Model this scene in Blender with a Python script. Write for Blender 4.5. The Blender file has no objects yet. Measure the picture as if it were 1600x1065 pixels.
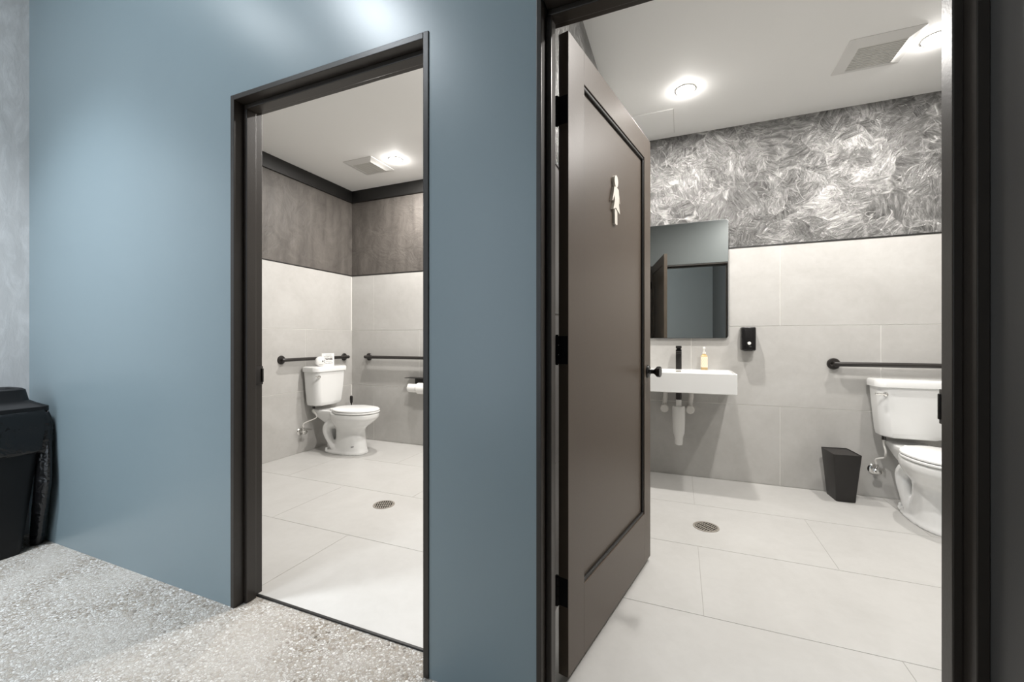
import bpy, bmesh, math, random
from mathutils import Vector, Matrix
random.seed(7)
PI = math.pi
S = bpy.context.scene
C = S.collection

# ------------------------------------------------------------------ camera
cam = bpy.data.cameras.new('camera'); camo = bpy.data.objects.new('camera', cam); C.objects.link(camo)
cam.sensor_fit = 'HORIZONTAL'; cam.sensor_width = 36.0; cam.lens = 646.81 * 36.0 / 1600.0
cam.shift_y = -1.95 / 1600.0; cam.clip_start = 0.02
camo.location = (0, 0, 1.10); camo.rotation_euler = (PI / 2, 0, 0.386162)
S.camera = camo
# ------------------------------------------------------------------ sky
w = bpy.data.worlds.new('world'); S.world = w; w.use_nodes = True
bg = w.node_tree.nodes['Background']; bg.inputs[0].default_value = (0.80, 0.90, 1.0, 1); bg.inputs[1].default_value = 2.0
# ------------------------------------------------------------------ exposure, lamp powers (the lamps are built with their fixtures)
vs = S.view_settings; vs.view_transform = 'Standard'; vs.look = 'None'; vs.gamma = 1.0; vs.use_curve_mapping = False
vs.exposure = 0.22
ROOM_W = 30.0            # each restroom downlight
WARM = (1.0, 0.965, 0.922)
COOL = (0.88, 0.94, 1.0)

# ------------------------------------------------------------------ material helpers
MATS = {}
def mat(name, base, rough=0.5, metal=0.0, spec=0.5, emit=None, coat=0.0):
    m = bpy.data.materials.new(name); m.use_nodes = True
    b = m.node_tree.nodes['Principled BSDF']
    b.inputs['Base Color'].default_value = (*base, 1); b.inputs['Roughness'].default_value = rough
    b.inputs['Metallic'].default_value = metal; b.inputs['Specular IOR Level'].default_value = spec
    b.inputs['Coat Weight'].default_value = coat
    if emit:
        b.inputs['Emission Color'].default_value = (*emit[0], 1); b.inputs['Emission Strength'].default_value = emit[1]
    MATS[name] = m
    return m
class NT:
    def __init__(s, m): s.t = m.node_tree; s.n = s.t.nodes; s.b = s.n['Principled BSDF']
    def node(s, typ, props=None, **inp):
        x = s.n.new(typ)
        for k, v in (props or {}).items(): setattr(x, k, v)
        for k, v in inp.items():
            sock = x.inputs[int(k[1:])] if k[0] == 'i' and k[1:].isdigit() else x.inputs[k.replace('_', ' ')]
            if hasattr(v, 'is_linked') or hasattr(v, 'links'): s.t.links.new(v, sock)
            else: sock.default_value = v
        return x
    def link(s, a, b): s.t.links.new(a, b)
    def ramp(s, fac, stops):
        x = s.n.new('ShaderNodeValToRGB'); s.link(fac, x.inputs[0])
        e = x.color_ramp.elements
        while len(e) < len(stops): e.new(0.5)
        for k, (p, c) in enumerate(stops):
            e[k].position = p; e[k].color = (c, c, c, 1) if isinstance(c, (int, float)) else (*c, 1)
        return x.outputs[0]
    def mix(s, fac, a, b, mode='MIX'):
        x = s.n.new('ShaderNodeMix'); x.data_type = 'RGBA'; x.blend_type = mode
        for sock, v in ((x.inputs[0], fac), (x.inputs[6], a), (x.inputs[7], b)):
            if hasattr(v, 'links'): s.link(v, sock)
            else: sock.default_value = v if isinstance(v, (int, float)) else (*v, 1)
        return x.outputs[2]
    def math(s, op, a, b=0.0):
        x = s.n.new('ShaderNodeMath'); x.operation = op
        for sock, v in ((x.inputs[0], a), (x.inputs[1], b)):
            if hasattr(v, 'links'): s.link(v, sock)
            else: sock.default_value = v
        return x.outputs[0]
    def bump(s, h, strength, dist, normal=None):
        x = s.n.new('ShaderNodeBump'); x.inputs['Strength'].default_value = strength; x.inputs['Distance'].default_value = dist
        s.link(h, x.inputs['Height'])
        if normal is not None: s.link(normal, x.inputs['Normal'])
        return x.outputs[0]
    def pos(s, scale=(1, 1, 1)):
        g = s.n.new('ShaderNodeNewGeometry'); mp = s.n.new('ShaderNodeMapping'); mp.inputs['Scale'].default_value = scale
        s.link(g.outputs['Position'], mp.inputs['Vector']); return mp.outputs[0]
    def obj(s, scale=(1, 1, 1)):
        g = s.n.new('ShaderNodeTexCoord'); mp = s.n.new('ShaderNodeMapping'); mp.inputs['Scale'].default_value = scale
        s.link(g.outputs['Object'], mp.inputs['Vector']); return mp.outputs[0]
    def noise(s, vec, scale, detail=4, rough=0.5, dist=0.0):
        x = s.n.new('ShaderNodeTexNoise'); s.link(vec, x.inputs['Vector'])
        x.inputs['Scale'].default_value = scale; x.inputs['Detail'].default_value = detail
        x.inputs['Roughness'].default_value = rough; x.inputs['Distortion'].default_value = dist
        return x.outputs[0]

# blue-grey semi-gloss paint
m = mat('blue_paint', (0.185, 0.225, 0.24), 0.32, spec=0.6); t = NT(m); p = t.pos()
n1 = t.noise(p, 1.6, 3); t.link(t.mix(n1, (0.198, 0.254, 0.280), (0.214, 0.274, 0.300)), t.b.inputs['Base Color'])
t.link(t.bump(t.noise(p, 260, 2), 0.06, 0.002), t.b.inputs['Normal'])
mat('hall_grey', (0.52, 0.54, 0.525), 0.5); mat('dim_paint', (0.105, 0.116, 0.116), 0.5)
m = mat('grey_paint', (0.062, 0.060, 0.057), 0.45); t = NT(m)
t.link(t.bump(t.noise(t.pos(), 240, 2), 0.05, 0.002), t.b.inputs['Normal'])
# troweled grey cement of the hall's end wall
m = mat('cement_plaster', (0.4, 0.4, 0.4), 0.6); t = NT(m); p = t.pos((1, 1, 0.7))
n1 = t.noise(p, 2.0, 7, 0.6, 0.4); n2 = t.noise(t.pos((1, 2.6, 0.9)), 7, 6, 0.62, 0.5)
col = t.mix(n1, (0.36, 0.36, 0.355), (0.60, 0.60, 0.60)); col = t.mix(t.ramp(n2, [(0.48, 0.0), (0.72, 0.6)]), col, (0.68, 0.68, 0.68))
t.link(col, t.b.inputs['Base Color']); t.link(t.bump(n2, 0.25, 0.012), t.b.inputs['Normal'])
# exposed aggregate hall floor
m = mat('aggregate', (0.5, 0.48, 0.44), 0.55); t = NT(m); p = t.pos()
wob = t.node('ShaderNodeVectorMath', {'operation': 'MULTIPLY_ADD'}, i0=t.node('ShaderNodeTexNoise', None, Vector=p, Scale=60.0).outputs[1], i1=(0.008, 0.008, 0.008), i2=p).outputs[0]
v1 = t.node('ShaderNodeTexVoronoi', {'feature': 'F1'}, Vector=wob, Scale=112.0, Randomness=1.0)
v2 = t.node('ShaderNodeTexVoronoi', {'feature': 'DISTANCE_TO_EDGE'}, Vector=wob, Scale=112.0, Randomness=1.0)
sep = t.node('ShaderNodeSeparateColor', None, Color=v1.outputs['Color'])
stone = t.ramp(sep.outputs[0], [(0.0, (0.09, 0.075, 0.06)), (0.035, (0.20, 0.16, 0.12)), (0.15, (0.27, 0.235, 0.185)), (0.36, (0.36, 0.335, 0.30)), (0.72, (0.46, 0.445, 0.42)), (1.0, (0.66, 0.65, 0.63))])
cemfac = t.ramp(v2.outputs['Distance'], [(0.03, 0.0), (0.12, 1.0)])
col = t.mix(cemfac, (0.22, 0.195, 0.165), stone)
blot = t.noise(p, 1.7, 5, 0.6, 0.6)
col = t.mix(t.ramp(blot, [(0.42, 0.0), (0.62, 0.65)]), col, (0.42, 0.395, 0.36))
stain = t.noise(p, 3.1, 6, 0.7, 0.9)
col = t.mix(t.ramp(stain, [(0.58, 0.0), (0.74, 0.42)]), col, (0.30, 0.25, 0.19))
t.link(col, t.b.inputs['Base Color'])
t.link(t.bump(t.ramp(v2.outputs['Distance'], [(0.0, 0.0), (0.25, 1.0)]), 0.55, 0.004), t.b.inputs['Normal'])
# restroom tile
def tile_mat(name, c0, c1, rough):
    m = mat(name, c0, rough); t = NT(m); p = t.pos()
    n1 = t.noise(p, 2.2, 6, 0.62, 0.7); n2 = t.noise(p, 22, 4, 0.6, 0.5)
    f = t.math('ADD', t.math('MULTIPLY', n1, 0.75), t.math('MULTIPLY', n2, 0.25))
    t.link(t.mix(t.ramp(f, [(0.32, 0.0), (0.68, 1.0)]), c0, c1), t.b.inputs['Base Color'])
    t.link(t.bump(t.noise(p, 90, 3), 0.05, 0.002), t.b.inputs['Normal'])
tile_mat('wall_tile', (0.418, 0.406, 0.386), (0.515, 0.505, 0.486), 0.5)
tile_mat('floor_tile', (0.44, 0.432, 0.415), (0.505, 0.498, 0.482), 0.42)
mat('grout', (0.72, 0.71, 0.68), 0.8)
mat('floor_grout', (0.37, 0.36, 0.34), 0.8)
m = mat('ceiling_paint', (0.93, 0.925, 0.91), 0.7); t = NT(m); t.link(t.bump(t.noise(t.pos(), 200, 2), 0.04, 0.002), t.b.inputs['Normal'])
# silver troweled plaster of the right restroom
def trowel(name, dark, light, metal, rough, strength):
    m = mat(name, dark, rough, metal); t = NT(m); p = t.pos()
    layers = []
    for k, (wsc, wamt, csc, ssc) in enumerate(((3.0, 0.30, 4.6, (46, 46, 9)), (4.0, 0.22, 9.5, (80, 80, 15)))):
        sh = t.node('ShaderNodeVectorMath', {'operation': 'ADD'}, i0=p, i1=(k * 3.7, k * 1.3, k * 5.1)).outputs[0]
        wn = t.node('ShaderNodeTexNoise', None, Vector=sh, Scale=wsc, Detail=2.0)
        wp = t.node('ShaderNodeVectorMath', {'operation': 'MULTIPLY_ADD'}, i0=wn.outputs[1], i1=(wamt, wamt, wamt), i2=sh).outputs[0]
        vo = t.node('ShaderNodeTexVoronoi', {'feature': 'F1'}, Vector=wp, Scale=csc)
        ve = t.node('ShaderNodeTexVoronoi', {'feature': 'DISTANCE_TO_EDGE'}, Vector=wp, Scale=csc)
        sc = t.node('ShaderNodeSeparateColor', None, Color=vo.outputs['Color'])
        ro = t.node('ShaderNodeVectorRotate', {'rotation_type': 'Y_AXIS'}, Vector=t.node('ShaderNodeVectorMath', {'operation': 'MULTIPLY_ADD'}, i0=wn.outputs[1], i1=(0.10, 0.10, 0.10), i2=sh).outputs[0], Angle=t.math('MULTIPLY', sc.outputs[0], 6.283)).outputs[0]
        mp = t.node('ShaderNodeMapping', None, Vector=ro, Scale=tuple(q / 10 for q in ssc)).outputs[0]
        st = t.noise(mp, 10, 6, 0.68, 0.5)
        edge = t.ramp(ve.outputs['Distance'], [(0.0, 1.0), (0.045, 0.0)])
        layers.append((st, sc.outputs[1], edge))
    msk = t.ramp(t.noise(p, 4.5, 4, 0.6, 0.8), [(0.44, 0.0), (0.56, 1.0)])
    big = t.noise(p, 2.0, 4, 0.6, 0.5)
    def blend(a, c): return t.mix(msk, a, c)
    st = blend(layers[0][0], layers[1][0]); tone = blend(layers[0][1], layers[1][1])
    edge = t.math('MULTIPLY', blend(layers[0][2], layers[1][2]), t.ramp(t.noise(p, 7, 3), [(0.45, 0.0), (0.62, 1.0)]))
    arcs = t.noise(t.node('ShaderNodeVectorMath', {'operation': 'MULTIPLY_ADD'}, i0=t.node('ShaderNodeTexNoise', None, Vector=p, Scale=9.0, Detail=1.0).outputs[1], i1=(0.06, 0.06, 0.06), i2=p).outputs[0], 6.5, 2, 0.55, 1.1)
    arc = t.ramp(t.math('ABSOLUTE', t.math('SUBTRACT', arcs, 0.5)), [(0.0, 1.0), (0.016, 0.0)])
    arc = t.math('MULTIPLY', arc, t.ramp(t.noise(p, 11, 3), [(0.46, 0.0), (0.58, 1.0)]))
    edge = t.math('MAXIMUM', edge, arc)
    val = t.math('ADD', t.math('MULTIPLY', st, 0.62), t.math('MULTIPLY', tone, 0.12)); val = t.math('ADD', val, t.math('MULTIPLY', big, 0.28))
    col = t.mix(t.ramp(val, [(0.38, 0.0), (0.52, 0.30), (0.66, 1.0)]), dark, light)
    col = t.mix(t.math('MULTIPLY', edge, 0.6), col, tuple(min(1, c * 1.4) for c in light))
    t.link(col, t.b.inputs['Base Color'])
    h = t.math('ADD', t.math('MULTIPLY', st, 1.0), t.math('MULTIPLY', edge, 0.25)); h = t.math('ADD', h, t.math('MULTIPLY', tone, 0.2))
    t.link(t.bump(h, strength, 0.012), t.b.inputs['Normal'])
trowel('silver_plaster', (0.045, 0.044, 0.042), (0.34, 0.335, 0.325), 0.3, 0.26, 0.8)
m = mat('brown_plaster', (0.10, 0.09, 0.08), 0.55); t = NT(m); p = t.pos((1, 1, 0.25))
n1 = t.noise(p, 9, 6, 0.65, 0.4); n2 = t.noise(t.pos(), 5, 6, 0.65, 2.0)
f = t.math('ADD', t.math('MULTIPLY', n1, 0.6), t.math('MULTIPLY', n2, 0.4))
t.link(t.mix(t.ramp(f, [(0.33, 0.0), (0.70, 1.0)]), (0.060, 0.053, 0.047), (0.135, 0.121, 0.109)), t.b.inputs['Base Color'])
t.link(t.bump(n2, 0.35, 0.02), t.b.inputs['Normal'])
# joinery and fittings
m = mat('black_wood', (0.026, 0.021, 0.017), 0.36); t = NT(m); p = t.pos((1, 1, 1))
t.link(t.bump(t.noise(p, 150, 3), 0.10, 0.002), t.b.inputs['Normal'])
m = mat('door_paint', (0.088, 0.067, 0.050), 0.40); t = NT(m); p = t.pos((1, 1, 1))
t.link(t.bump(t.noise(p, 170, 3), 0.10, 0.002), t.b.inputs['Normal'])
mat('black_trim', (0.010, 0.0095, 0.009), 0.4)
mat('black_metal', (0.018, 0.015, 0.013), 0.38)
mat('black_gloss', (0.010, 0.009, 0.009), 0.16)
mat('hinge_black', (0.008, 0.008, 0.009), 0.65, spec=0.2)
mat('black_satin', (0.012, 0.010, 0.009), 0.45)
mat('china', (0.80, 0.80, 0.79), 0.12, coat=0.3)
mat('seat_plastic', (0.83, 0.83, 0.82), 0.22)
mat('chrome', (0.72, 0.71, 0.69), 0.14, 1.0)
mat('bronze', (0.30, 0.275, 0.24), 0.5, 0.3)
mat('dark_hole', (0.008, 0.007, 0.006), 0.9, spec=0.1)
mat('mirror_glass', (0.78, 0.80, 0.79), 0.015, 1.0)
mat('mirror_edge', (0.28, 0.29, 0.29), 0.25, 0.8)
mat('white_plastic', (0.74, 0.73, 0.71), 0.4)
mat('grille_grey', (0.66, 0.65, 0.62), 0.5)
mat('white_fabric', (0.66, 0.64, 0.61), 0.55)
mat('paper', (0.86, 0.85, 0.83), 0.75)
mat('ink', (0.03, 0.03, 0.03), 0.7)
mat('cream', (0.74, 0.70, 0.63), 0.5)
mat('amber_liquid', (0.55, 0.38, 0.17), 0.12)
mat('label_cream', (0.86, 0.76, 0.60), 0.5)
mat('label_line', (0.66, 0.50, 0.30), 0.5)
mat('clear_pump', (0.80, 0.79, 0.75), 0.25)
mat('bin_plastic', (0.006, 0.006, 0.0065), 0.5, spec=0.3)
m = mat('bag_film', (0.006, 0.006, 0.0065), 0.2); t = NT(m); p = t.pos((1.6, 1.6, 3.0))
t.link(t.bump(t.noise(p, 9, 3, 0.5, 1.2), 0.45, 0.02), t.b.inputs['Normal'])
mat('lamp_lens', (1, 1, 1), 0.4, emit=((1.0, 0.96, 0.9), 30.0))
mat('hall_lens', (1, 1, 1), 0.4, emit=((0.9, 0.96, 1.0), 12.0))
M = MATS

# ------------------------------------------------------------------ mesh helpers
def nb(): return bmesh.new()
def merge(bm, tmp):
    me = bpy.data.meshes.new('tmp'); tmp.to_mesh(me); tmp.free(); bm.from_mesh(me); bpy.data.meshes.remove(me)
def box(bm, x0, x1, y0, y1, z0, z1, bev=0.0, seg=2):
    t = bmesh.new(); r = bmesh.ops.create_cube(t, size=1)
    for v in t.verts: v.co = Vector(((x0 + x1) / 2 + v.co.x * (x1 - x0), (y0 + y1) / 2 + v.co.y * (y1 - y0), (z0 + z1) / 2 + v.co.z * (z1 - z0)))
    if bev > 0: bmesh.ops.bevel(t, geom=t.edges[:], offset=bev, segments=seg, profile=0.5, affect='EDGES', clamp_overlap=True)
    merge(bm, t); return bm
def loft(bm, rings, cap=True, closed=True):
    vr = [[bm.verts.new(p) for p in r] for r in rings]
    n = len(vr[0])
    for a, b in zip(vr, vr[1:]):
        for i in range(n if closed else n - 1):
            j = (i + 1) % n; bm.faces.new((a[i], a[j], b[j], b[i]))
    if cap:
        bm.faces.new(list(reversed(vr[0]))); bm.faces.new(vr[-1])
    return bm
def lathe(bm, prof, n=24, mtx=None):
    """prof: (radius, height) pairs, about z"""
    mtx = mtx or Matrix()
    rings = [[mtx @ Vector((r * math.cos(2 * PI * k / n), r * math.sin(2 * PI * k / n), h)) for k in range(n)] for r, h in prof]
    return loft(bm, rings)
def tube(bm, pts, r, n=10, cap=True):
    pts = [Vector(p) for p in pts]; rr = r if isinstance(r, (list, tuple)) else [r] * len(pts)
    rings = []; prev = None
    for i, p in enumerate(pts):
        d = (pts[min(i + 1, len(pts) - 1)] - pts[max(i - 1, 0)]).normalized()
        if prev is None:
            up = Vector((0, 0, 1)) if abs(d.z) < 0.9 else Vector((1, 0, 0)); a = d.cross(up).normalized()
        else: a = (prev - d * prev.dot(d)).normalized()
        prev = a; b = d.cross(a)
        rings.append([p + (a * math.cos(2 * PI * k / n) + b * math.sin(2 * PI * k / n)) * rr[i] for k in range(n)])
    return loft(bm, rings, cap)
def spline(pts, m=8):
    P = [Vector(p) for p in pts]; P = [2 * P[0] - P[1]] + P + [2 * P[-1] - P[-2]]; out = []
    for i in range(1, len(P) - 2):
        for k in range(m):
            t = k / m; a, b, c, d = P[i - 1:i + 3]
            out.append(0.5 * ((2 * b) + (c - a) * t + (2 * a - 5 * b + 4 * c - d) * t * t + (3 * b - a - 3 * c + d) * t ** 3))
    return out + [P[-2]]
def prism(bm, poly, h0, h1, mtx=None):
    mtx = mtx or Matrix()
    return loft(bm, [[mtx @ Vector((x, y, h)) for x, y in poly] for h in (h0, h1)])
def rrect(cx, cy, hx, hy, r, n=5):
    out = []
    for sx, sy, a0 in ((1, 1, 0), (-1, 1, PI / 2), (-1, -1, PI), (1, -1, 1.5 * PI)):
        for k in range(n + 1):
            a = a0 + PI / 2 * k / n; out.append((cx + sx * (hx - r) + r * math.cos(a), cy + sy * (hy - r) + r * math.sin(a)))
    return out
def sup(cx, cy, hx, hy, e=2.0, n=32):
    out = []
    for k in range(n):
        a = 2 * PI * k / n; c, s = math.cos(a), math.sin(a)
        out.append((cx + hx * math.copysign(abs(c) ** (2 / e), c), cy + hy * math.copysign(abs(s) ** (2 / e), s)))
    return out
def obj(name, bm, m, parent=None, smooth=35):
    bmesh.ops.recalc_face_normals(bm, faces=bm.faces[:])
    me = bpy.data.meshes.new(name); bm.to_mesh(me); bm.free()
    if smooth:
        for f in me.polygons: f.use_smooth = True
        me.set_sharp_from_angle(angle=math.radians(smooth))
    me.materials.append(M[m]); o = bpy.data.objects.new(name, me); C.objects.link(o)
    if parent: o.parent = parent
    return o
def bx(name, dims, m, parent=None, bev=0.0, seg=2): return obj(name, box(nb(), *dims, bev, seg), m, parent, 0)
def thing(name, label, cat, loc=(0, 0, 0), rz=0.0, group=None):
    o = bpy.data.objects.new(name, None); C.objects.link(o); o.location = loc; o.rotation_euler = (0, 0, rz); o.empty_display_size = 0.1
    o['label'] = label; o['category'] = cat
    if group: o['group'] = group
    return o
def tag(o, label, cat, group=None):
    o['label'] = label; o['category'] = cat
    if group: o['group'] = group
    return o
def struct(o, label, cat=None):
    o['kind'] = 'structure'; o['label'] = label
    if cat: o['category'] = cat
    return o
def sroot(name, label, cat=None, loc=(0, 0, 0), rz=0.0):
    o = bpy.data.objects.new(name, None); C.objects.link(o); o.location = loc; o.rotation_euler = (0, 0, rz); o.empty_display_size = 0.1
    return struct(o, label, cat)
def copy_tree(o, parent=None):
    c = o.copy(); C.objects.link(c); c.parent = parent
    for ch in list(o.children): copy_tree(ch, c)
    return c
def lamp(name, loc, energy, r, color, parent=None, spread=PI):
    l = bpy.data.lights.new(name, 'AREA'); l.shape = 'DISK'; l.size = 2 * r; l.energy = energy; l.color = color; l.spread = spread
    o = bpy.data.objects.new(name, l); C.objects.link(o); o.location = loc
    if parent: o.parent = parent
    return o

# ------------------------------------------------------------------ the setting: dimensions
D0, D1 = 1.147, 1.270            # front wall faces
B = 3.645                        # restroom back wall
XL = -3.43                       # left wall of hall and left restroom
ZC = 2.765                       # restroom ceiling
ZH = 3.40                        # hall ceiling
PL, PR = -0.60, -0.47            # partition between the restrooms
XR = 1.90                        # right restroom's right wall
XW = 0.5835                       # grey return wall beside the right frame
TT = 1.815                       # top of tile
HALLY = -1.70
GAP = 0.005
LD = (-1.718, -0.758); RD = (-0.389, 0.583); HT = 2.105

# hall floor, walls, ceiling
struct(bx('floor', (XL - 0.1, XR + 0.1, -3.2, 1.236, -0.10, -0.003), 'aggregate'), 'exposed aggregate pebble floor of the hall', 'floor')
b = nb()
for a0, a1 in ((XL - 0.1, LD[0]), (LD[1], RD[0]), (RD[1], XR + 0.1)): box(b, a0, a1, D0, D1, -0.003, ZH)
for a0, a1 in (LD, RD): box(b, a0, a1, D0, D1, HT, ZH)
struct(obj('wall_front', b, 'blue_paint', smooth=0), 'blue-grey painted wall holding both restroom doorways', 'wall')
struct(bx('wall_left', (XL - 0.1, XL, -3.2, D0, -0.003, ZH), 'cement_plaster'), 'troweled grey cement wall at the hall end', 'wall')
struct(bx('wall_right', (XW, XW + 0.12, -3.2, D0, -0.003, ZH), 'grey_paint'), 'dark grey painted return wall beside the right door frame', 'wall')
struct(bx('wall_rear', (-1.25, XW, HALLY - 0.12, HALLY, -0.003, ZH), 'hall_grey'), 'hall wall facing the doors, seen in the mirror', 'wall')
struct(bx('ceiling', (XL - 0.1, XW + 0.12, -3.2, D0, ZH, ZH + 0.1), 'ceiling_paint'), 'hall ceiling above the doorways', 'ceiling')

# tiled surfaces ------------------------------------------------------------
TH = 0.010
def tile_rows(lo, hi, joint_of, rows, length=1.215):
    """rows: (v0, v1, a joint position) -> rectangles (u0,u1,v0,v1)"""
    out = []
    for (v0, v1), j in zip(rows, joint_of):
        k = math.floor((lo - j) / length); u = j + k * length
        while u < hi - 1e-4:
            a, c = max(u, lo), min(u + length, hi)
            if c - a > 0.02: out.append((a + (GAP / 2 if a > lo + 1e-6 else 0), c - (GAP / 2 if c < hi - 1e-6 else 0), v0 + GAP / 2, v1 - GAP / 2))
            u += length
    return out
ROWS = [(0.0, 0.597), (0.597, 1.204), (1.204, TT)]
def shared_box(name, dims, m, parent, cache={}):
    x0, x1, y0, y1, z0, z1 = dims; key = (m, round(x1 - x0, 4), round(y1 - y0, 4), round(z1 - z0, 4))
    if key not in cache:
        bm = box(nb(), -(x1 - x0) / 2, (x1 - x0) / 2, -(y1 - y0) / 2, (y1 - y0) / 2, -(z1 - z0) / 2, (z1 - z0) / 2)
        me = bpy.data.meshes.new(name); bm.to_mesh(me); bm.free(); me.materials.append(M[m]); cache[key] = me
    o = bpy.data.objects.new(name, cache[key]); C.objects.link(o); o.location = ((x0 + x1) / 2, (y0 + y1) / 2, (z0 + z1) / 2); o.parent = parent
    return o
def tiled_wall(name, label, axis, pos, sgn, lo, hi, joints, plaster):
    """axis 'Y': wall plane y=pos whose tiles face sgn*y; axis 'X' likewise. Plaster face sits flush with the tile face."""
    def dims(u0, u1, d0, d1, v0, v1):
        a, c = sorted((pos - sgn * d0, pos - sgn * d1))
        return (u0, u1, a, c, v0, v1) if axis == 'Y' else (a, c, u0, u1, v0, v1)
    w_ = struct(bx(name, dims(lo - 0.05, hi + (0.05 if axis == 'Y' or hi > B - 1 else 0), 0.002, 0.06, TT, ZC + 0.03), plaster), label, 'wall')
    bx('grout_bed', dims(lo - 0.05, hi + 0.05, 0.0022, 0.06, -0.03, TT), 'grout', w_)
    for u0, u1, v0, v1 in tile_rows(lo, hi, joints, ROWS): shared_box('tile', dims(u0, u1, 0.0, TH, v0, v1), 'wall_tile', w_)
    bx('tile_edge_strip', dims(lo, hi, -0.003, TH, TT - 0.003, TT + 0.007), 'black_trim', w_)
    return w_
tiled_wall('wall_left_room_back', 'left restroom back wall, large beige tile below brown plaster', 'Y', B, -1, XL, PL, (-3.123, -2.53, -3.123), 'brown_plaster')
tiled_wall('wall_left_room_side', 'left restroom side wall behind its toilet, beige tile below brown plaster', 'X', XL, 1, D1, B, (2.42, 3.025, 2.42), 'brown_plaster')
tiled_wall('wall_left_room_partition', 'left restroom partition wall out of sight behind the blue pier', 'X', PL, -1, D1, B, (2.42, 3.025, 2.42), 'brown_plaster')
tiled_wall('wall_right_room_back', 'right restroom back wall, large beige tile below swirled silver plaster', 'Y', B, -1, PR, XR, (0.696, 0.082, 0.696), 'silver_plaster')
tiled_wall('wall_right_room_side', 'right restroom wall behind the open black door', 'X', PR, 1, D1, B, (2.42, 3.025, 2.42), 'silver_plaster')
tiled_wall('wall_right_room_far_side', 'right restroom side wall hidden past the door frame', 'X', XR, -1, D1, B, (2.42, 3.025, 2.42), 'silver_plaster')
def tiled_floor(name, label, lo, hi, j1, j2):
    f = struct(bx(name, (lo - 0.01, hi + 0.01, 1.247, B + 0.01, -0.08, -0.0012), 'floor_grout'), label, 'floor')
    rows = [(1.210, 1.8155), (1.8155, 2.419), (2.419, 3.024), (3.024, 3.640)]
    global GAP
    g0, GAP = GAP, 0.0028
    for u0, u1, v0, v1 in tile_rows(lo, hi, (j1, j2, j1, j2), rows):
        shared_box('floor_tile', (u0, u1, max(v0, 1.247), v1, -0.010, 0.0), 'floor_tile', f)
    GAP = g0
    return f
tiled_floor('floor_left_room', 'pale large-tile floor of the left restroom', XL, PL, -1.735, -2.345)
tiled_floor('floor_right_room', 'pale large-tile floor of the right restroom', PR, XR, 0.704, 0.087)
struct(bx('ceiling_left_room', (XL - 0.03, PL + 0.03, D1 - 0.03, B + 0.03, ZC, ZC + 0.06), 'ceiling_paint'), 'plain white ceiling of the left restroom', 'ceiling')
struct(bx('ceiling_right_room', (PR - 0.03, XR + 0.03, D1 - 0.03, B + 0.03, ZC, ZC + 0.06), 'ceiling_paint'), 'plain white ceiling of the right restroom', 'ceiling')
for nm, a0, a1, (d0, d1), lab in (('wall_left_room_front', XL, PL, LD, 'inside face of the front wall in the left restroom'), ('wall_right_room_front', PR, XR, RD, 'inside face of the front wall above the open door, seen in the mirror')):
    b = nb(); box(b, a0, d0, D1, D1 + 0.004, 0, ZC); box(b, d1, a1, D1, D1 + 0.004, 0, ZC); box(b, d0, d1, D1, D1 + 0.004, HT, ZC)
    struct(obj(nm, b, 'dim_paint', smooth=0), lab, 'wall')
# black board under the left restroom's ceiling, threshold bar
struct(bx('trim_3', (XL, XL + 0.018, D1, B, ZC - 0.131, ZC), 'black_trim', bev=0.003), 'black board along the side wall under left restroom ceiling', 'trim')
struct(bx('trim_4', (XL + 0.018, PL, B - 0.018, B, ZC - 0.131, ZC), 'black_trim', bev=0.003), 'black board along the back wall under left restroom ceiling', 'trim')
struct(bx('trim_5', (LD[0] + 0.02, LD[1] - 0.02, 1.2365, 1.2465, -0.01, 0.003), 'black_trim', bev=0.001), 'thin black threshold strip across the left doorway', 'trim')
struct(bx('trim_6', (RD[0] + 0.02, RD[1] - 0.02, 1.2365, 1.2465, -0.01, 0.003), 'black_trim', bev=0.001), 'thin black threshold strip across the right doorway', 'trim')

# door frames ---------------------------------------------------------------
FY0, FY1 = 1.143, 1.268; FW = 0.021; SY0, SY1 = 1.185, 1.228; SW = 0.018
def door_frame(name, x0, x1, strike_x, label, fwl=FW, lip=0.008):
    r = sroot(name, label, 'door frame')
    z0 = -0.003
    for a0, a1, s in ((x0, x0 + fwl, 1), (x1 - FW, x1, -1)):
        j = bx('jamb', (a0, a1, FY0, FY1, z0, HT), 'black_wood', r, 0.002)
        e = a1 if s > 0 else a0
        bx('stop', (min(e, e + s * SW), max(e, e + s * SW), SY0, SY1, z0, HT - FW - SW), 'black_wood', r, 0.0025)
    h = bx('head', (x0 + FW, x1 - FW, FY0, FY1, HT - FW, HT), 'black_wood', r, 0.002)
    bx('stop', (x0 + FW, x1 - FW, SY0, SY1, HT - FW - SW, HT - FW), 'black_wood', r, 0.0025)
    s = 1 if strike_x < (x0 + x1) / 2 else -1
    e = strike_x
    o = nb(); box(o, min(e, e + s * lip), max(e, e + s * lip), FY1 - 0.006, FY1 + 0.002, 0.915, 0.975, 0.002)
    pl = nb(); box(pl, min(e, e + s * 0.003), max(e, e + s * 0.003), SY1, FY1 + 0.002, 0.905, 0.985, 0.001)
    pp = obj('strike_plate', pl, 'black_metal', r); obj('strike_lip', o, 'black_metal', pp)
    return r
door_frame('trim_1', LD[0], LD[1], LD[0] + FW, 'black frame of the left doorway, its door out of sight')
door_frame('trim_2', RD[0], RD[1], RD[1] - FW, 'black frame of the right doorway with the open door', 0.016, 0.0065)

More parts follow.
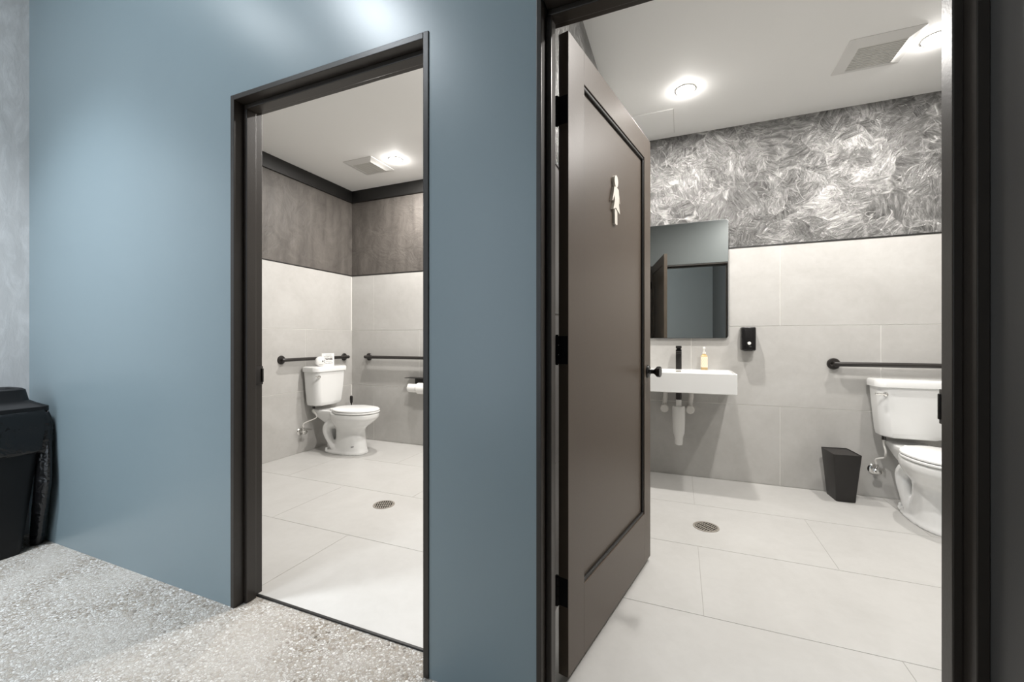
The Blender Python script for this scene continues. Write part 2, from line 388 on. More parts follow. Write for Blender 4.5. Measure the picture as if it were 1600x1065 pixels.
# open door -----------------------------------------------------------------
DA = math.radians(77.826); DL = 0.909; DT = 0.035; DZ0, DZ1 = 0.021, 2.086
dr = sroot('door_1', 'dark brown-black panelled door standing open into the right restroom', 'door', (-0.3305, 1.290, 0), DA)
bx('stile', (0, 0.121, 0, DT, DZ0, DZ1), 'door_paint', dr, 0.0012)
bx('stile', (0.811, DL, 0, DT, DZ0, DZ1), 'door_paint', dr, 0.0012)
bx('rail', (0.121, 0.811, 0, DT, 1.975, DZ1), 'door_paint', dr, 0.0012)
bx('rail', (0.121, 0.811, 0, DT, DZ0, 0.263), 'door_paint', dr, 0.0012)
bx('door_panel', (0.119, 0.813, 0.014, DT - 0.010, 0.261, 1.977), 'door_paint', dr)
for nm, d in (('panel_bead', (0.121, 0.811, 0.004, 0.0145, 1.963, 1.975)), ('panel_bead', (0.121, 0.811, 0.004, 0.0145, 0.263, 0.275)), ('panel_bead', (0.799, 0.811, 0.004, 0.0145, 0.275, 1.963)), ('panel_bead', (0.121, 0.133, 0.004, 0.0145, 0.275, 1.963))):
    bx(nm, d, 'black_trim', dr, 0.003)
for z in (1.838, 1.067, 0.290):
    h = bx('hinge', (-0.0012, 0.0, 0.002, DT - 0.001, z - 0.045, z + 0.045), 'hinge_black', dr)
    k = nb(); kx, ky = -0.003, DT + 0.0045
    for q in range(3): lathe(k, [(0.0078, 0), (0.0078, 0.0285)], 14, Matrix.Translation((kx, ky, z - 0.045 + q * 0.0308)))
    lathe(k, [(0.0045, -0.004), (0.0045, 0.094)], 10, Matrix.Translation((kx, ky, z - 0.045)))
    obj('hinge_knuckle', k, 'hinge_black', h)
    jl = box(nb(), -0.3733, -0.3712, 1.232, 1.296, z - 0.045, z + 0.045)          # leaf screwed to the jamb, given in room coordinates
    jl.transform((Matrix.Translation((-0.3305, 1.290, 0)) @ Matrix.Rotation(DA, 4, 'Z')).inverted())
    obj('jamb_leaf', jl, 'hinge_black', h)
for s in (1, -1):          # knobs on both faces
    mt = Matrix.Translation((0.863, 0 if s > 0 else DT, 0.945)) @ Matrix.Rotation(PI / 2 * s, 4, 'X')
    k = obj('rosette', lathe(nb(), [(0.031, 0), (0.031, 0.004), (0.027, 0.009), (0.016, 0.011)], 32, mt), 'black_gloss', dr)
    obj('knob', lathe(nb(), [(0.014, 0.009), (0.011, 0.018), (0.0105, 0.028), (0.015, 0.036), (0.024, 0.044), (0.026, 0.048), (0.026, 0.060), (0.024, 0.062)], 32, mt), 'black_gloss', k)
bx('latch_plate', (DL - 0.001, DL + 0.0012, 0.006, DT - 0.006, 0.915, 0.975), 'black_metal', dr)
# woman pictogram: flat cut-out pieces raised off the panel; local x along the leaf
pg = nb(); FM = Matrix(((1, 0, 0, 0.437), (0, 0, -1, 0.014), (0, 1, 0, 1.665), (0, 0, 0, 1)))
prism(pg, sup(0.000, 0.078, 0.020, 0.024, 2, 20), 0.0, 0.012, FM)
prism(pg, [(-0.024, 0.050), (0.000, 0.056), (0.026, 0.050), (0.030, 0.030), (0.041, -0.002), (0.036, -0.004), (0.026, 0.016), (0.030, -0.014), (0.042, -0.046), (0.014, -0.038), (-0.004, -0.030), (-0.034, -0.042), (-0.018, -0.006), (-0.020, 0.018), (-0.038, -0.010), (-0.043, -0.007), (-0.030, 0.026)], 0.0, 0.012, FM)
prism(pg, [(-0.012, -0.034), (0.016, -0.038), (0.018, -0.094), (0.004, -0.097), (-0.010, -0.094)], 0.0, 0.0095, FM)
sg = obj('woman_pictogram', pg, 'cream', dr, smooth=0); sg['label'] = 'raised cream cut-out of a woman in a dress'

# ------------------------------------------------------------------ toilets
def make_toilet():
    r = thing('toilet', 'toilet', 'toilet')
    # pedestal and bowl, fused to one skin
    bm = nb()
    secs = [(z, (f + k) / 2, (f - k) / 2, hx, e) for z, k, f, hx, e in ((0.000, 0.150, 0.622, 0.122, 2.5), (0.018, 0.150, 0.622, 0.121, 2.5), (0.030, 0.165, 0.616, 0.113, 2.5), (0.055, 0.250, 0.608, 0.107, 2.4), (0.14, 0.290, 0.598, 0.104, 2.3), (0.215, 0.290, 0.592, 0.103, 2.2),
            (0.243, 0.285, 0.600, 0.110, 2.1), (0.268, 0.270, 0.628, 0.128, 2.1), (0.296, 0.255, 0.672, 0.150, 2.1), (0.325, 0.240, 0.713, 0.169, 2.1), (0.348, 0.234, 0.736, 0.180, 2.1), (0.360, 0.234, 0.744, 0.184, 2.0), (0.388, 0.234, 0.746, 0.184, 2.0), (0.397, 0.236, 0.742, 0.179, 2.0))]
    loft(bm, [[(x, y, z) for x, y in sup(0, cy, hx, hy, e, 40)] for z, cy, hy, hx, e in secs])
    # deck carrying the tank, running down into the bowl
    loft(bm, [[(x, y, z) for x, y in rrect(0, cy, hx, hy, 0.03)] for z, cy, hx, hy in ((0.225, 0.300, 0.050, 0.045), (0.285, 0.262, 0.080, 0.095), (0.340, 0.215, 0.094, 0.140), (0.385, 0.190, 0.106, 0.165), (0.410, 0.190, 0.106, 0.165))])
    # trapway bulges
    for s in (1, -1):
        tube(bm, spline([(s * .055, 0.33, 0.300), (s * .068, 0.262, 0.285), (s * .072, 0.215, 0.235), (s * .075, 0.225, 0.175), (s * .080, 0.262, 0.120), (s * .078, 0.300, 0.062), (s * .06, 0.33, 0.03)], 5), [0.040 + 0.006 * math.sin(i * .2) for i in range(31)], 14)
        tube(bm, [(s * .092, 0.225, 0.010), (s * .092, 0.225, 0.034)], 0.018, 12)
    tube(bm, [(0, 0.21, 0.02), (0, 0.20, 0.33)], 0.050, 16)
    bowl = obj('bowl', bm, 'china', r)
    rm = bowl.modifiers.new('fuse', 'REMESH'); rm.mode = 'VOXEL'; rm.voxel_size = 0.007; rm.use_smooth_shade = True
    sm = bowl.modifiers.new('smooth', 'SMOOTH'); sm.factor = 0.6; sm.iterations = 5
    # seat and lid: pointed-oval outline with a squared back
    def oval(k, y0, y1, hw):
        out = []
        cy = y0 + (y1 - y0) * 0.44
        for q in range(44):
            a = 2 * PI * q / 44; c, s = math.cos(a), math.sin(a)
            ry = (y1 - cy) if s > 0 else (cy - y0); e = 2.15 if s > 0 else 1.8
            out.append((k * hw * math.copysign(abs(c) ** (2 / e), c), cy + k * ry * math.copysign(abs(s) ** (2 / e), s)))
        return out
    st = nb(); loft(st, [[(x, y, z) for x, y in oval(k, 0.268, 0.748, 0.188)] for z, k in ((0.400, 0.97), (0.404, 0.995), (0.412, 0.995), (0.4155, 0.975))])
    obj('seat', st, 'seat_plastic', r)
    ld = nb(); loft(ld, [[(x, y, z) for x, y in oval(k, 0.262, 0.746, 0.186)] for z, k in ((0.4185, 0.965), (0.421, 0.995), (0.430, 0.995), (0.436, 0.97), (0.439, 0.90))])
    obj('seat_lid', ld, 'seat_plastic', r)
    for s in (1, -1): obj('seat_hinge', box(nb(), s * .075 - .022, s * .075 + .022, 0.268, 0.292, 0.404, 0.432, 0.005), 'seat_plastic', r)
    # tank: tapered, bowed front
    def tk(hw, y0, y1, bow):
        pts = []
        for x, y in rrect(0, (y0 + y1) / 2, hw, (y1 - y0) / 2, 0.05, 8):
            f = (y - y0) / (y1 - y0)
            pts.append((x, y + bow * f * (1 - (x / hw) ** 2)))
        return pts
    tn = nb(); loft(tn, [[(x, y, z) for x, y in tk(*q)] for z, q in ((0.452, (0.150, 0.03, 0.165, 0.02)), (0.462, (0.166, 0.02, 0.178, 0.022)), (0.490, (0.172, 0.016, 0.184, 0.024)), (0.62, (0.184, 0.014, 0.192, 0.026)), (0.785, (0.197, 0.012, 0.198, 0.028)))])
    obj('tank', tn, 'china', r, 40)
    tl = nb(); loft(tl, [[(x, y, z) for x, y in tk(*q)] for z, q in ((0.785, (0.198, 0.012, 0.199, 0.028)), (0.789, (0.209, 0.006, 0.209, 0.03)), (0.822, (0.210, 0.006, 0.210, 0.03)), (0.834, (0.206, 0.010, 0.205, 0.029)), (0.8385, (0.192, 0.022, 0.190, 0.026)))])
    obj('tank_lid', tl, 'china', r, 40)
    lv = nb(); lathe(lv, [(0.013, 0), (0.015, 0.003), (0.012, 0.009), (0.006, 0.012)], 16, Matrix.Translation((0.162, 0.203, 0.742)) @ Matrix.Rotation(-PI / 2, 4, 'X'))
    tube(lv, [(0.162, 0.216, 0.742), (0.180, 0.222, 0.743), (0.220, 0.217, 0.746)], [0.007, 0.006, 0.008], 10)
    fl = obj('flush_lever', lv, 'chrome', r); fl['label'] = 'chrome flush lever'
    for s in (1, -1): obj('bolt_cap', lathe(nb(), [(0.013, 0.030), (0.013, 0.044), (0.008, 0.051)], 14, Matrix.Translation((s * .092, 0.225, 0))), 'seat_plastic', r)
    cn = nb(); lathe(cn, [(0.012, 0.425), (0.012, 0.455)], 12, Matrix.Translation((0.135, 0.105, 0))); obj('fill_connector', cn, 'black_metal', r)
    return r
t1 = make_toilet(); t2 = copy_tree(t1)
t1.location = (XL, 3.160, 0); t1.rotation_euler = (0, 0, -PI / 2)
t1['label'] = 'white toilet in the left restroom with a small sign on its tank'; t1['group'] = 'toilets'
mk = bx('maker_mark', (-0.0015, 0.0015, -0.018, 0.018, -0.003, 0.003), 'ink', t1); mk.location = (0.0865, 0.548, 0.082); mk.rotation_euler = (0, 0.08, 0.75)
t2.location = (1.410, B, 0); t2.rotation_euler = (0, 0, PI)
t2['label'] = 'white toilet in the right restroom, half cut off by the door frame'; t2['group'] = 'toilets'

def supply_valve(loc, rz, label, dx):
    r = thing('water_supply_valve', label, 'valve', loc, rz, 'toilet supply valves')       # local: y out of wall
    RX = Matrix.Rotation(-PI / 2, 4, 'X')
    obj('escutcheon', lathe(nb(), [(0.036, 0.0), (0.036, 0.003), (0.027, 0.011), (0.012, 0.013)], 24, RX), 'chrome', r)
    v = nb(); tube(v, [(0, 0.008, 0), (0, 0.062, 0)], 0.009, 12); tube(v, [(0, 0.046, -0.006), (0, 0.046, 0.036)], 0.0095, 12); lathe(v, [(0.013, 0.030), (0.013, 0.046)], 6, Matrix.Translation((0, 0.046, 0)))
    obj('valve_body', v, 'chrome', r)
    obj('valve_handle', loft(nb(), [[(x, y, z) for x, z in sup(0, 0, 0.026 * k, 0.018 * k, 2.4, 20)] for y, k in ((0.062, 0.8), (0.065, 1.0), (0.073, 1.0), (0.077, 0.75))]), 'chrome', r)
    top = (dx, 0.105, 0.432 - loc[2])
    obj('supply_hose', tube(nb(), spline([(0, 0.046, 0.044), (0.002, 0.048, 0.080), (-0.035 if dx < 0 else 0.035, 0.075, 0.102), (dx * 1.25, 0.115, 0.128), (dx * 1.22, 0.118, 0.160), (dx, 0.105, 0.195), top], 7), 0.0058, 10), 'white_fabric', r)
    return r
supply_valve((XL, 2.955, 0.205), -PI / 2, 'chrome supply valve with pale hose beside the left restroom toilet', -0.070)
supply_valve((1.255, B, 0.195), PI, 'chrome supply valve with pale hose between black bin and right toilet', -0.020)

# ------------------------------------------------------------------ grab bars
def grab_bar(loc, rz, length, label):
    r = thing('grab_bar', label, 'grab bar', loc, rz, 'black grab bars')                    # local: x along the bar, y out of wall
    RX = Matrix.Rotation(-PI / 2, 4, 'X'); h = length / 2; off = 0.052
    obj('bar', tube(nb(), spline([(-h, 0.004, 0), (-h, off - 0.018, 0), (-h + 0.005, off - 0.005, 0), (-h + 0.020, off, 0), (0, off, 0), (h - 0.020, off, 0), (h - 0.005, off - 0.005, 0), (h, off - 0.018, 0), (h, 0.004, 0)], 5), 0.0165, 16), 'black_metal', r)
    for s in (-1, 1):
        obj('flange', lathe(nb(), [(0.041, 0.0), (0.041, 0.004), (0.036, 0.011), (0.020, 0.014)], 28, Matrix.Translation((s * h, 0, 0)) @ RX), 'black_metal', r)
    return r
grab_bar((XL, 3.138, 0.912), -PI / 2, 0.775, 'black grab bar above the left toilet tank, behind the sign card')
grab_bar((-2.735, B, 0.912), PI, 0.90, 'black grab bar on the left restroom back wall over the paper holder')
grab_bar((1.480, B, 0.927), PI, 0.91, 'black grab bar above the toilet tank in the right restroom')

# ------------------------------------------------------------------ left restroom small things
LZ = 0.8385
c1 = thing('sign_card', 'small square white card with black lettering standing on the toilet tank lid', 'sign', (XL + 0.135, 3.172, LZ), -PI / 2 - 0.62)
# local: x to the reader's left..., y towards the reader
bx('card', (-0.058, 0.058, -0.012, 0.0, 0.0, 0.125), 'paper', c1, 0.0015)
def text(s, size, x, z, y, parent, m='ink'):
    cu = bpy.data.curves.new('lettering', 'FONT'); cu.body = s; cu.size = size; cu.align_x = 'CENTER'; cu.extrude = 0.0006
    cu.offset = 0.0009
    o = bpy.data.objects.new('lettering', cu); C.objects.link(o)
    dg = bpy.context.evaluated_depsgraph_get(); me = bpy.data.meshes.new_from_object(o.evaluated_get(dg)); bpy.data.objects.remove(o)
    me.materials.clear(); me.materials.append(M[m]); q = bpy.data.objects.new('lettering', me); C.objects.link(q); q.parent = parent
    q.matrix_local = Matrix.Translation((x, y, z)) @ Matrix.Rotation(PI, 4, 'Z') @ Matrix.Rotation(PI / 2, 4, 'X')
    return q
text('PLEASE', 0.027, 0.0, 0.060, 0.0004, c1)
for z, hw, hh in ((0.108, 0.030, 0.0026), (0.091, 0.040, 0.0030), (0.044, 0.034, 0.0018), (0.026, 0.044, 0.0030)):
    ln = nb(); x = -hw
    while x < hw - 0.006:
        wd = random.choice((0.004, 0.006, 0.0045)); box(ln, x, x + wd, 0.0, 0.0008, z - hh, z + hh * random.uniform(0.2, 1)); x += wd + 0.003
    obj('fine_print', ln, 'ink', c1)
pr = thing('paper_roll', 'round white printed roll propped against the card on the tank lid', 'paper roll', (XL + 0.150, 3.064, LZ), -PI / 2 - 0.50)
rp = nb(); RX = Matrix.Translation((0, 0, 0.0485)) @ Matrix.Rotation(-PI / 2, 4, 'X')
lathe(rp, [(0.026, -0.030), (0.044, -0.026), (0.0485, -0.012), (0.0485, 0.006), (0.045, 0.020), (0.036, 0.027), (0.020, 0.030)], 32, RX); obj('roll_body', rp, 'paper', pr)
mk = nb(); box(mk, -0.019, -0.008, 0.0290, 0.0306, 0.044, 0.058); box(mk, -0.034, -0.028, 0.0250, 0.0290, 0.054, 0.066); box(mk, -0.034, -0.029, 0.0250, 0.0290, 0.036, 0.048); obj('printed_mark', mk, 'ink', pr)
mk = nb()
for k in range(5): box(mk, -0.012 + k * 0.007, -0.008 + k * 0.007, 0.0250, 0.0290, 0.018 - k * 0.0007, 0.022 - k * 0.0007)
obj('printed_mark', mk, 'ink', pr)
# brush in the corner
br = thing('toilet_brush', 'black toilet brush handle standing in the corner behind the left toilet', 'toilet brush', (XL + 0.085, 3.545, 0))
obj('holder', lathe(nb(), [(0.042, 0.0), (0.045, 0.004), (0.040, 0.27), (0.042, 0.28), (0.020, 0.285)], 24), 'black_satin', br)
obj('handle', lathe(nb(), [(0.007, 0.28), (0.007, 0.40), (0.014, 0.415), (0.016, 0.45), (0.015, 0.480), (0.008, 0.488)], 16), 'black_satin', br)
# paper holder: shelf, back plate, post; two rolls
ph = thing('toilet_paper_holder', 'black double toilet paper holder with shelf on the back wall', 'paper holder', (-2.49, B, 0.0))
bx('shelf', (-0.150, 0.150, -0.105, -0.002, 0.704, 0.709), 'black_satin', ph, 0.0015)
bx('back_plate', (-0.085, 0.085, -0.010, -0.001, 0.600, 0.704), 'black_satin', ph, 0.001)
bx('arm', (-0.006, 0.006, -0.085, -0.008, 0.607, 0.625), 'black_satin', ph, 0.001)
obj('roll_bar', tube(nb(), [(-0.122, -0.078, 0.616), (0.122, -0.078, 0.616)], 0.008, 12), 'black_satin', ph)
obj('end_cap', tube(nb(), [(-0.130, -0.078, 0.616), (-0.120, -0.078, 0.616)], 0.013, 14), 'black_satin', ph)
obj('end_cap', tube(nb(), [(0.120, -0.078, 0.616), (0.130, -0.078, 0.616)], 0.013, 14), 'black_satin', ph)
def tp_roll(x, R, lab):
    t = thing('toilet_paper_roll', lab, 'toilet paper', (x, B - 0.078, 0.616 - 0.012), 0, 'toilet paper rolls')
    RY = Matrix.Rotation(PI / 2, 4, 'Y')
    ri = 0.0205; hw = 0.05
    prof = [(ri, -hw), (R - .002, -hw), (R, -hw + .002), (R, hw - .002), (R - .002, hw), (ri, hw)]
    n = 32; rings = [[RY @ Vector((r_ * math.cos(2 * PI * k / n), r_ * math.sin(2 * PI * k / n), h)) for k in range(n)] for r_, h in prof]
    b_ = nb(); loft(b_, rings + [rings[0]], cap=False); bmesh.ops.remove_doubles(b_, verts=b_.verts[:], dist=1e-5)
    obj('paper', b_, 'paper', t)
    bx('loose_sheet', (-hw, hw, R - 0.001, R + 0.0005, -R * 0.9, 0.0), 'paper', t)
tp_roll(-2.548, 0.044, 'smaller toilet paper roll at the open end of the holder')
tp_roll(-2.435, 0.058, 'larger toilet paper roll cut off by the left door frame')

# ------------------------------------------------------------------ floor drains
def make_drain():
    r = thing('floor_drain', 'drain', 'drain', (0, 0, 0))
    R = 0.071; n = 40
    prof = [(R, 0.0002), (R, 0.0025), (R - 0.010, 0.003), (R - 0.011, 0.0003)]
    rings = [[Vector((a * math.cos(2 * PI * k / n), a * math.sin(2 * PI * k / n), h)) for k in range(n)] for a, h in prof]
    b_ = nb(); loft(b_, rings + [rings[0]], cap=False); bmesh.ops.remove_doubles(b_, verts=b_.verts[:], dist=1e-6)
    obj('ring', b_, 'bronze', r)
    obj('sump', lathe(nb(), [(R - 0.010, 0.0002), (R - 0.010, 0.0006)], 32), 'dark_hole', r)
    for k in range(-4, 5):
        x = k * 0.0135; hl = math.sqrt(max(0, (R - 0.011) ** 2 - x * x))
        if hl > 0.012: bx('grate_bar', (x - 0.0028, x + 0.0028, -hl, hl, 0.0006, 0.0024), 'bronze', r)
    for yy in (-0.021, 0.021): bx('cross_bar', (-0.054, 0.054, yy - 0.0025, yy + 0.0025, 0.0006, 0.0026), 'bronze', r)
    return r
d1 = make_drain(); d1['label'] = 'round bronze floor drain in the left restroom'; d1['group'] = 'floor drains'; d1.location = (-1.832, 2.237, 0); d1.rotation_euler = (0, 0, 0.5)
d2 = copy_tree(d1); d2['label'] = 'round bronze slotted floor drain in the right restroom'; d2.location = (0.140, 2.685, 0); d2.rotation_euler = (0, 0, -0.55)

# ------------------------------------------------------------------ ceiling fittings
def vent(cx, cy, label):
    r = thing('exhaust_vent', label, 'vent', (cx, cy, ZC), 0, 'ceiling exhaust vents')
    R = 0.168; dz = 0.022
    b_ = nb()
    outer = rrect(0, 0, R, R, 0.008, 2); edge = rrect(0, 0, R, R, 0.008, 2); inner = rrect(0, 0, R - 0.058, R - 0.058, 0.003, 2); inn2 = inner
    loft(b_, [[(x, y, z) for x, y in q] for q, z in ((outer, 0.0), (edge, -0.004), (inner, -dz), (inn2, -dz + 0.008))], cap=False)
    obj('bezel', b_, 'white_plastic', r, 20)
    a = R - 0.058
    bx('grille_back', (-a, a, -a, a, -dz + 0.008, -dz + 0.010), 'grille_grey', r)
    for k in range(13): bx('grille_slat', (-a, a, -a + 0.004 + k * 0.0168, -a + 0.0160 + k * 0.0168, -dz + 0.002, -dz + 0.008), 'grille_grey', r)
vent(1.043, 3.008, 'square white exhaust vent on the right restroom ceiling')
vent(-2.765, 3.162, 'square white exhaust vent on the left restroom ceiling')
ap = thing('access_panel', 'flush square access panel in the right restroom ceiling corner', 'access panel', (-0.232, 3.385, ZC))
bx('panel_door', (-0.184, 0.184, -0.184, 0.184, -0.003, 0.002), 'ceiling_paint', ap)
bx('shadow_gap', (-0.189, 0.189, -0.189, 0.189, -0.0012, 0.001), 'grille_grey', ap)
def downlight(x, y, label, k=1.0):
    r = thing('ceiling_downlight', label, 'downlight', (x, y, ZC), 0, 'recessed ceiling downlights')
    n = 32; prof = [(0.064, 0.0), (0.062, -0.003), (0.0575, -0.004), (0.0565, 0.0)]
    rings = [[Vector((a * math.cos(2 * PI * k / n), a * math.sin(2 * PI * k / n), h)) for k in range(n)] for a, h in prof]
    b_ = nb(); loft(b_, rings, cap=False); obj('trim_ring', b_, 'white_plastic', r)
    obj('lens', lathe(nb(), [(0.0555, -0.001), (0.0555, -0.007)], 24), 'lamp_lens', r)
    lamp('downlight_lamp', (0, 0, -0.012), ROOM_W * k, 0.045, WARM, r)
    g = bpy.data.lights.new('added_ceiling_glow', 'POINT'); g.energy = ROOM_W * k * 0.09; g.color = WARM; g.shadow_soft_size = 0.012      # extra point light, added to brighten the ceiling around the lens
    go = bpy.data.objects.new('added_ceiling_glow', g); C.objects.link(go); go.location = (0, 0, -0.022); go.parent = r
downlight(0.032, 2.990, 'glowing downlight above the sink, right restroom ceiling', 0.85)
downlight(1.308, 3.000, 'glowing downlight beside the vent and door frame, right restroom', 0.75)
downlight(0.75, 1.90, 'added unseen downlight above the right restroom entrance', 1.15)  # extra unseen lamp, added by guess for the door and floor
downlight(-2.438, 3.137, 'glowing downlight beside the vent, left restroom ceiling', 1.0)
downlight(-1.20, 2.20, 'added unseen downlight above the left restroom entrance', 1.15)  # extra unseen lamp, its place guessed, added for the left restroom
downlight(-1.15, 3.137, 'added unseen downlight behind the blue pier, left restroom ceiling', 1.0)  # no such lamp known; added to lift the dark left restroom ceiling
for x, y, lab, pw, sp in ((-1.94, -0.05, 'round hall ceiling lamp out of view above the camera', 18.0, PI), (-2.75, 0.20, 'round hall ceiling lamp out of view at the hall end', 32.0, math.radians(85))):
    r = thing('hall_lamp', lab, 'ceiling lamp', (x, y, ZH), 0, 'hall ceiling lamps')
    obj('housing', lathe(nb(), [(0.20, 0.0), (0.20, -0.03), (0.19, -0.04), (0.18, -0.04)], 32), 'white_plastic', r)
    obj('lens', lathe(nb(), [(0.178, -0.036), (0.178, -0.046)], 32), 'hall_lens', r)
    lamp('hall_lamp_light', (0, 0, -0.055), pw, 0.17, COOL, r, sp)

# ------------------------------------------------------------------ right restroom: mirror, sink, dispenser, bottle, bin
mr = thing('mirror', 'frameless rectangular mirror with rounded corners above the sink', 'mirror', (-0.012, B, 1.577))
MF = Matrix(((1, 0, 0, 0), (0, 0, -1, 0), (0, 1, 0, 0), (0, 0, 0, 1)))
prism(b := nb(), rrect(0, 0, 0.359, 0.465, 0.022), 0.0035, 0.022, MF); obj('backing', b, 'mirror_edge', mr)
prism(b := nb(), rrect(0, 0, 0.356, 0.462, 0.020), 0.022, 0.0245, MF); obj('glass', b, 'mirror_glass', mr, smooth=0)

sk = thing('sink', 'white rectangular wall-hung sink with black faucet under the mirror', 'sink', (-0.012, B, 0))
SX, SY, Z0, Z1 = 0.372, 0.465, 0.722, 0.866
b = nb()
out = [(x, y) for x, y in rrect(0, -SY / 2, SX, SY / 2, 0.008, 3)]
def ring(hx, y0, y1, r, z): return [(x, y, z) for x, y in rrect(0, (y0 + y1) / 2, hx, (y1 - y0) / 2, r, 3)]
loft(b, [ring(SX - .004, -SY + .004, -.001, .006, Z0), ring(SX, -SY, -.001, .008, Z0 + .004), ring(SX, -SY, -.001, .008, Z1 - .004), ring(SX - .003, -SY + .003, -.001, .007, Z1),
         ring(SX - .016, -SY + .016, -.125, .012, Z1), ring(SX - .020, -SY + .020, -.129, .012, Z1 - .006), ring(SX - .034, -SY + .034, -.142, .02, Z1 - .100), ring(SX - .07, -SY + .07, -.18, .03, Z1 - .110)])
obj('basin', b, 'china', sk, 30)
bx('overflow_slot', (-0.018, 0.018, -0.1335, -0.1275, 0.850, 0.857), 'bronze', sk, 0.001)
fc = bx('faucet', (-0.0215, 0.0215, -0.112, -0.066, Z1 - 0.001, 1.024), 'black_satin', sk, 0.002)
bx('spout', (-0.0205, 0.0205, -0.225, -0.1122, 0.990, 1.010), 'black_satin', fc, 0.002)
bx('faucet_neck', (-0.016, 0.016, -0.105, -0.072, 1.024, 1.031), 'black_satin', fc, 0.001)
bx('faucet_handle', (-0.0215, 0.0215, -0.130, -0.066, 1.031, 1.052), 'black_satin', fc, 0.002)
obj('drain_pipe', lathe(nb(), [(0.021, 0.635), (0.021, Z0 + .001)], 18, Matrix.Translation((0, -0.165, 0))), 'black_metal', sk)
obj('drain_coupling', lathe(nb(), [(0.017, 0.575), (0.020, 0.582), (0.020, 0.628), (0.0185, 0.640)], 18, Matrix.Translation((0, -0.165, 0))), 'white_plastic', sk)
obj('pipe_cover', lathe(nb(), [(0.024, 0.283), (0.028, 0.287), (0.031, 0.335), (0.034, 0.352), (0.041, 0.372), (0.043, 0.40), (0.046, 0.46), (0.0465, 0.575), (0.044, 0.583), (0.030, 0.583)], 24, Matrix.Translation((0, -0.165, 0))), 'white_plastic', sk)
for x in (-0.105, 0.083):
    p_ = obj('supply_pipe', tube(nb(), spline([(x + 0.010, -0.115, Z0 + .002), (x + 0.008, -0.112, 0.66), (x + 0.002, -0.108, 0.61), (x, -0.106, 0.560)], 5), 0.018, 14), 'white_fabric', sk)
    v_ = nb(); tube(v_, [(x, -0.003, 0.556), (x, -0.128, 0.556)], 0.022, 16); lathe(v_, [(0.030, 0.0), (0.032, 0.004), (0.032, 0.020), (0.026, 0.025)], 24, Matrix.Translation((x, -0.125, 0.556)) @ Matrix.Rotation(PI / 2, 4, 'X'))
    obj('pipe_valve', v_, 'white_fabric', p_)

sd = thing('soap_dispenser', 'black wall soap dispenser with round button right of the mirror', 'dispenser', (0.477, B, 1.107))
b = nb(); loft(b, [[(x, -d, z) for x, z in rrect(0, 0, hx, hz, 0.013)] for d, hx, hz in ((0.0005, 0.046, 0.085), (0.012, 0.050, 0.090), (0.078, 0.050, 0.090), (0.090, 0.045, 0.085), (0.092, 0.040, 0.080))])
obj('housing', b, 'black_gloss', sd)
obj('button', lathe(nb(), [(0.012, 0.0), (0.012, 0.005), (0.008, 0.008)], 20, Matrix.Translation((0.003, -0.091, -0.034)) @ Matrix.Rotation(PI / 2, 4, 'X')), 'clear_pump', sd)
lg = nb(); box(lg, 0.000, 0.018, -0.0930, -0.0915, -0.0565, -0.0535); box(lg, 0.004, 0.018, -0.0930, -0.0915, -0.0625, -0.0600); obj('emblem', lg, 'chrome', sd)
b = nb(); loft(b, [[(x, y, z) for x, y in rrect(0, -0.046, 0.036 * k, 0.034 * k, 0.008)] for z, k in ((-0.093, 0.8), (-0.086, 1.0))]); obj('nozzle', b, 'black_satin', sd)

bt = thing('soap_bottle', 'slim soap bottle with cream label and clear pump on the sink', 'bottle', (0.172, B - 0.088, Z1 + 0.0005))
obj('body', loft(nb(), [[(x, y, z) for x, y in rrect(0, 0, hx, hx, 0.006)] for z, hx in ((0.0, 0.022), (0.003, 0.024), (0.105, 0.024), (0.112, 0.021), (0.118, 0.013), (0.124, 0.012))]), 'amber_liquid', bt)
lb = obj('label', loft(nb(), [[(x, y, z) for x, y in rrect(0, 0, 0.0246, 0.0246, 0.0063)] for z in (0.020, 0.103)]), 'label_cream', bt)
ln = nb()
for k in range(-3, 4):
    for s in (1, -1):
        x0 = max(-0.023, min(0.023, k * 0.0125 - s * 0.018)); x1 = max(-0.023, min(0.023, k * 0.0125 + s * 0.018))
        z0 = 0.0615 + (x0 - k * 0.0125) * s * 2.0; z1 = 0.0615 + (x1 - k * 0.0125) * s * 2.0
        if abs(x1 - x0) > 0.006: tube(ln, [(x0, -0.0247, z0), (x1, -0.0247, z1)], 0.0005, 5)
obj('lattice_print', ln, 'label_line', lb)
pu = nb(); lathe(pu, [(0.013, 0.122), (0.0135, 0.138), (0.006, 0.140), (0.006, 0.158), (0.009, 0.160), (0.010, 0.176), (0.006, 0.178)], 18); tube(pu, [(0, 0, 0.170), (0, -0.028, 0.170), (0, -0.034, 0.164)], 0.004, 8); obj('pump', pu, 'clear_pump', bt)

wb = thing('waste_bin', 'tapered square black waste bin between sink and right toilet', 'bin', (0, 0, 0))
def quad(cx, cy, hx, hy, rot, r, z):
    c_, s_ = math.cos(rot), math.sin(rot)
    return [(cx + x * c_ - y * s_, cy + x * s_ + y * c_, z) for x, y in rrect(0, 0, hx, hy, r, 3)]
bc = (1.031, 3.515); tc = (1.020, 3.480); rot = 0.09
b = nb(); loft(b, [quad(1.034, 3.530, 0.056, 0.080, rot, .010, 0.0), quad(1.020, 3.482, 0.080, 0.106, rot, .012, 0.335), quad(1.020, 3.482, 0.0775, 0.1035, rot, .011, 0.335), quad(1.033, 3.528, 0.054, 0.078, rot, .009, 0.006)])
obj('bin_body', b, 'black_satin', wb)
b = nb(); loft(b, [quad(1.020, 3.482, 0.076, 0.102, rot, .010, 0.318), quad(1.020, 3.482, 0.0765, 0.1025, rot, .010, 0.331)]); obj('bin_lid', b, 'black_satin', wb)

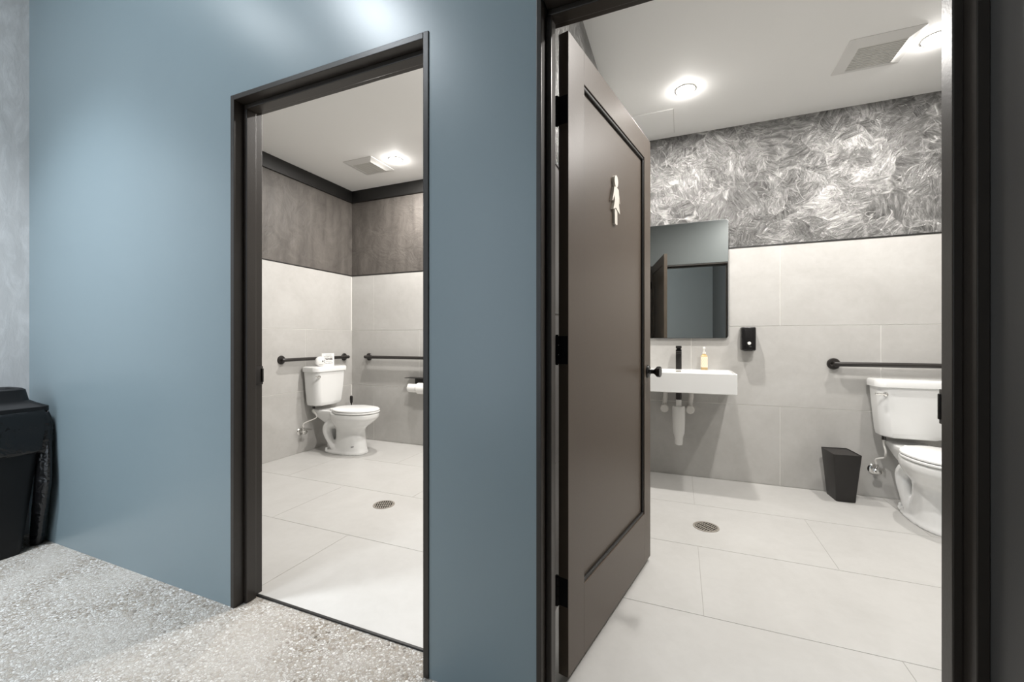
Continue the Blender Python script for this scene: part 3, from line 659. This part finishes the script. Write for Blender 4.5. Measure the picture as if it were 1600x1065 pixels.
# ------------------------------------------------------------------ hall trash can with bag
tc_ = thing('trash_can', 'tall slim black trash can with lid and plastic bag at the hall corner', 'trash can', (-3.252, 0.846, -0.003))
def rr(hx, hy, r, z, dx=0, dy=0): return [(x, y, z) for x, y in rrect(dx, dy, hx, hy, r, 5)]
obj('can_body', loft(nb(), [rr(0.104, 0.180, 0.03, 0.0), rr(0.108, 0.186, 0.03, 0.02), rr(0.134, 0.262, 0.035, 0.70), rr(0.139, 0.270, 0.035, 0.705), rr(0.139, 0.270, 0.035, 0.745)]), 'bin_plastic', tc_)
obj('can_lid', loft(nb(), [rr(0.143, 0.276, 0.036, 0.728), rr(0.143, 0.276, 0.036, 0.752), rr(0.125, 0.240, 0.04, 0.772), rr(0.118, 0.215, 0.05, 0.790), rr(0.112, 0.205, 0.05, 0.845), rr(0.104, 0.196, 0.05, 0.852), rr(0.096, 0.188, 0.05, 0.846), rr(0.086, 0.176, 0.05, 0.80)]), 'bin_plastic', tc_)
b = nb(); rings = []
N = 72; base = rrect(0, 0, 1, 1, 0.25, 17)
def skirt(z, hx, hy, amp, ph):
    out = []; pts = rrect(0, 0, hx, hy, 0.035, 17)
    for k, (x, y) in enumerate(pts):
        l = math.hypot(x, y); f = 1 + amp * (0.5 + math.sin(k * 0.9 + ph * 1.6) * 0.6 + math.sin(k * 2.3 + ph * 2.7) * 0.45) / l
        zz = z
        out.append((max(-0.147, min(x * f, 0.170)), min(y * f, 0.294), zz + 0.012 * math.sin(k * 0.7 + ph)))
    return out
prof = [(0.734, .1405, .272, .0), (0.726, .1425, .274, .002), (0.70, .1440, .276, .006), (0.67, .1425, .278, .009), (0.63, .1445, .278, .011), (0.58, .1425, .276, .010), (0.53, .1400, .272, .010), (0.52, .1370, .268, .010)]
for i, (z, hx, hy, a) in enumerate(prof): rings.append(skirt(z, hx, hy, a, i * 0.55))
loft(b, rings, cap=False)
bg_ = obj('plastic_bag', b, 'bag_film', tc_, 60); sl = bg_.modifiers.new('film', 'SOLIDIFY'); sl.thickness = 0.001
# dark lumpy tail from rim to floor at the corner next to the wall
b = nb()
def tail(z, x, y, hx, hy, ph):
    return [(x + hx * math.cos(a) * (1 + .12 * math.sin(3 * a + ph)), y + hy * math.sin(a) * (1 + .12 * math.sin(4 * a + ph)), z) for a in [2 * PI * k / 20 for k in range(20)]]
loft(b, [tail(0.72, 0.075, 0.258, .03, .018, 0), tail(0.66, 0.085, 0.264, .045, .022, .4), tail(0.50, 0.098, 0.262, .055, .028, .9), tail(0.36, 0.108, 0.258, .056, .030, 1.3), tail(0.20, 0.085, 0.255, .045, .030, 1.9), tail(0.06, 0.055, 0.258, .030, .030, 2.4), tail(0.004, 0.040, 0.256, .020, .022, 2.8)])
obj('dark_tail', b, 'bag_film', tc_, 60)
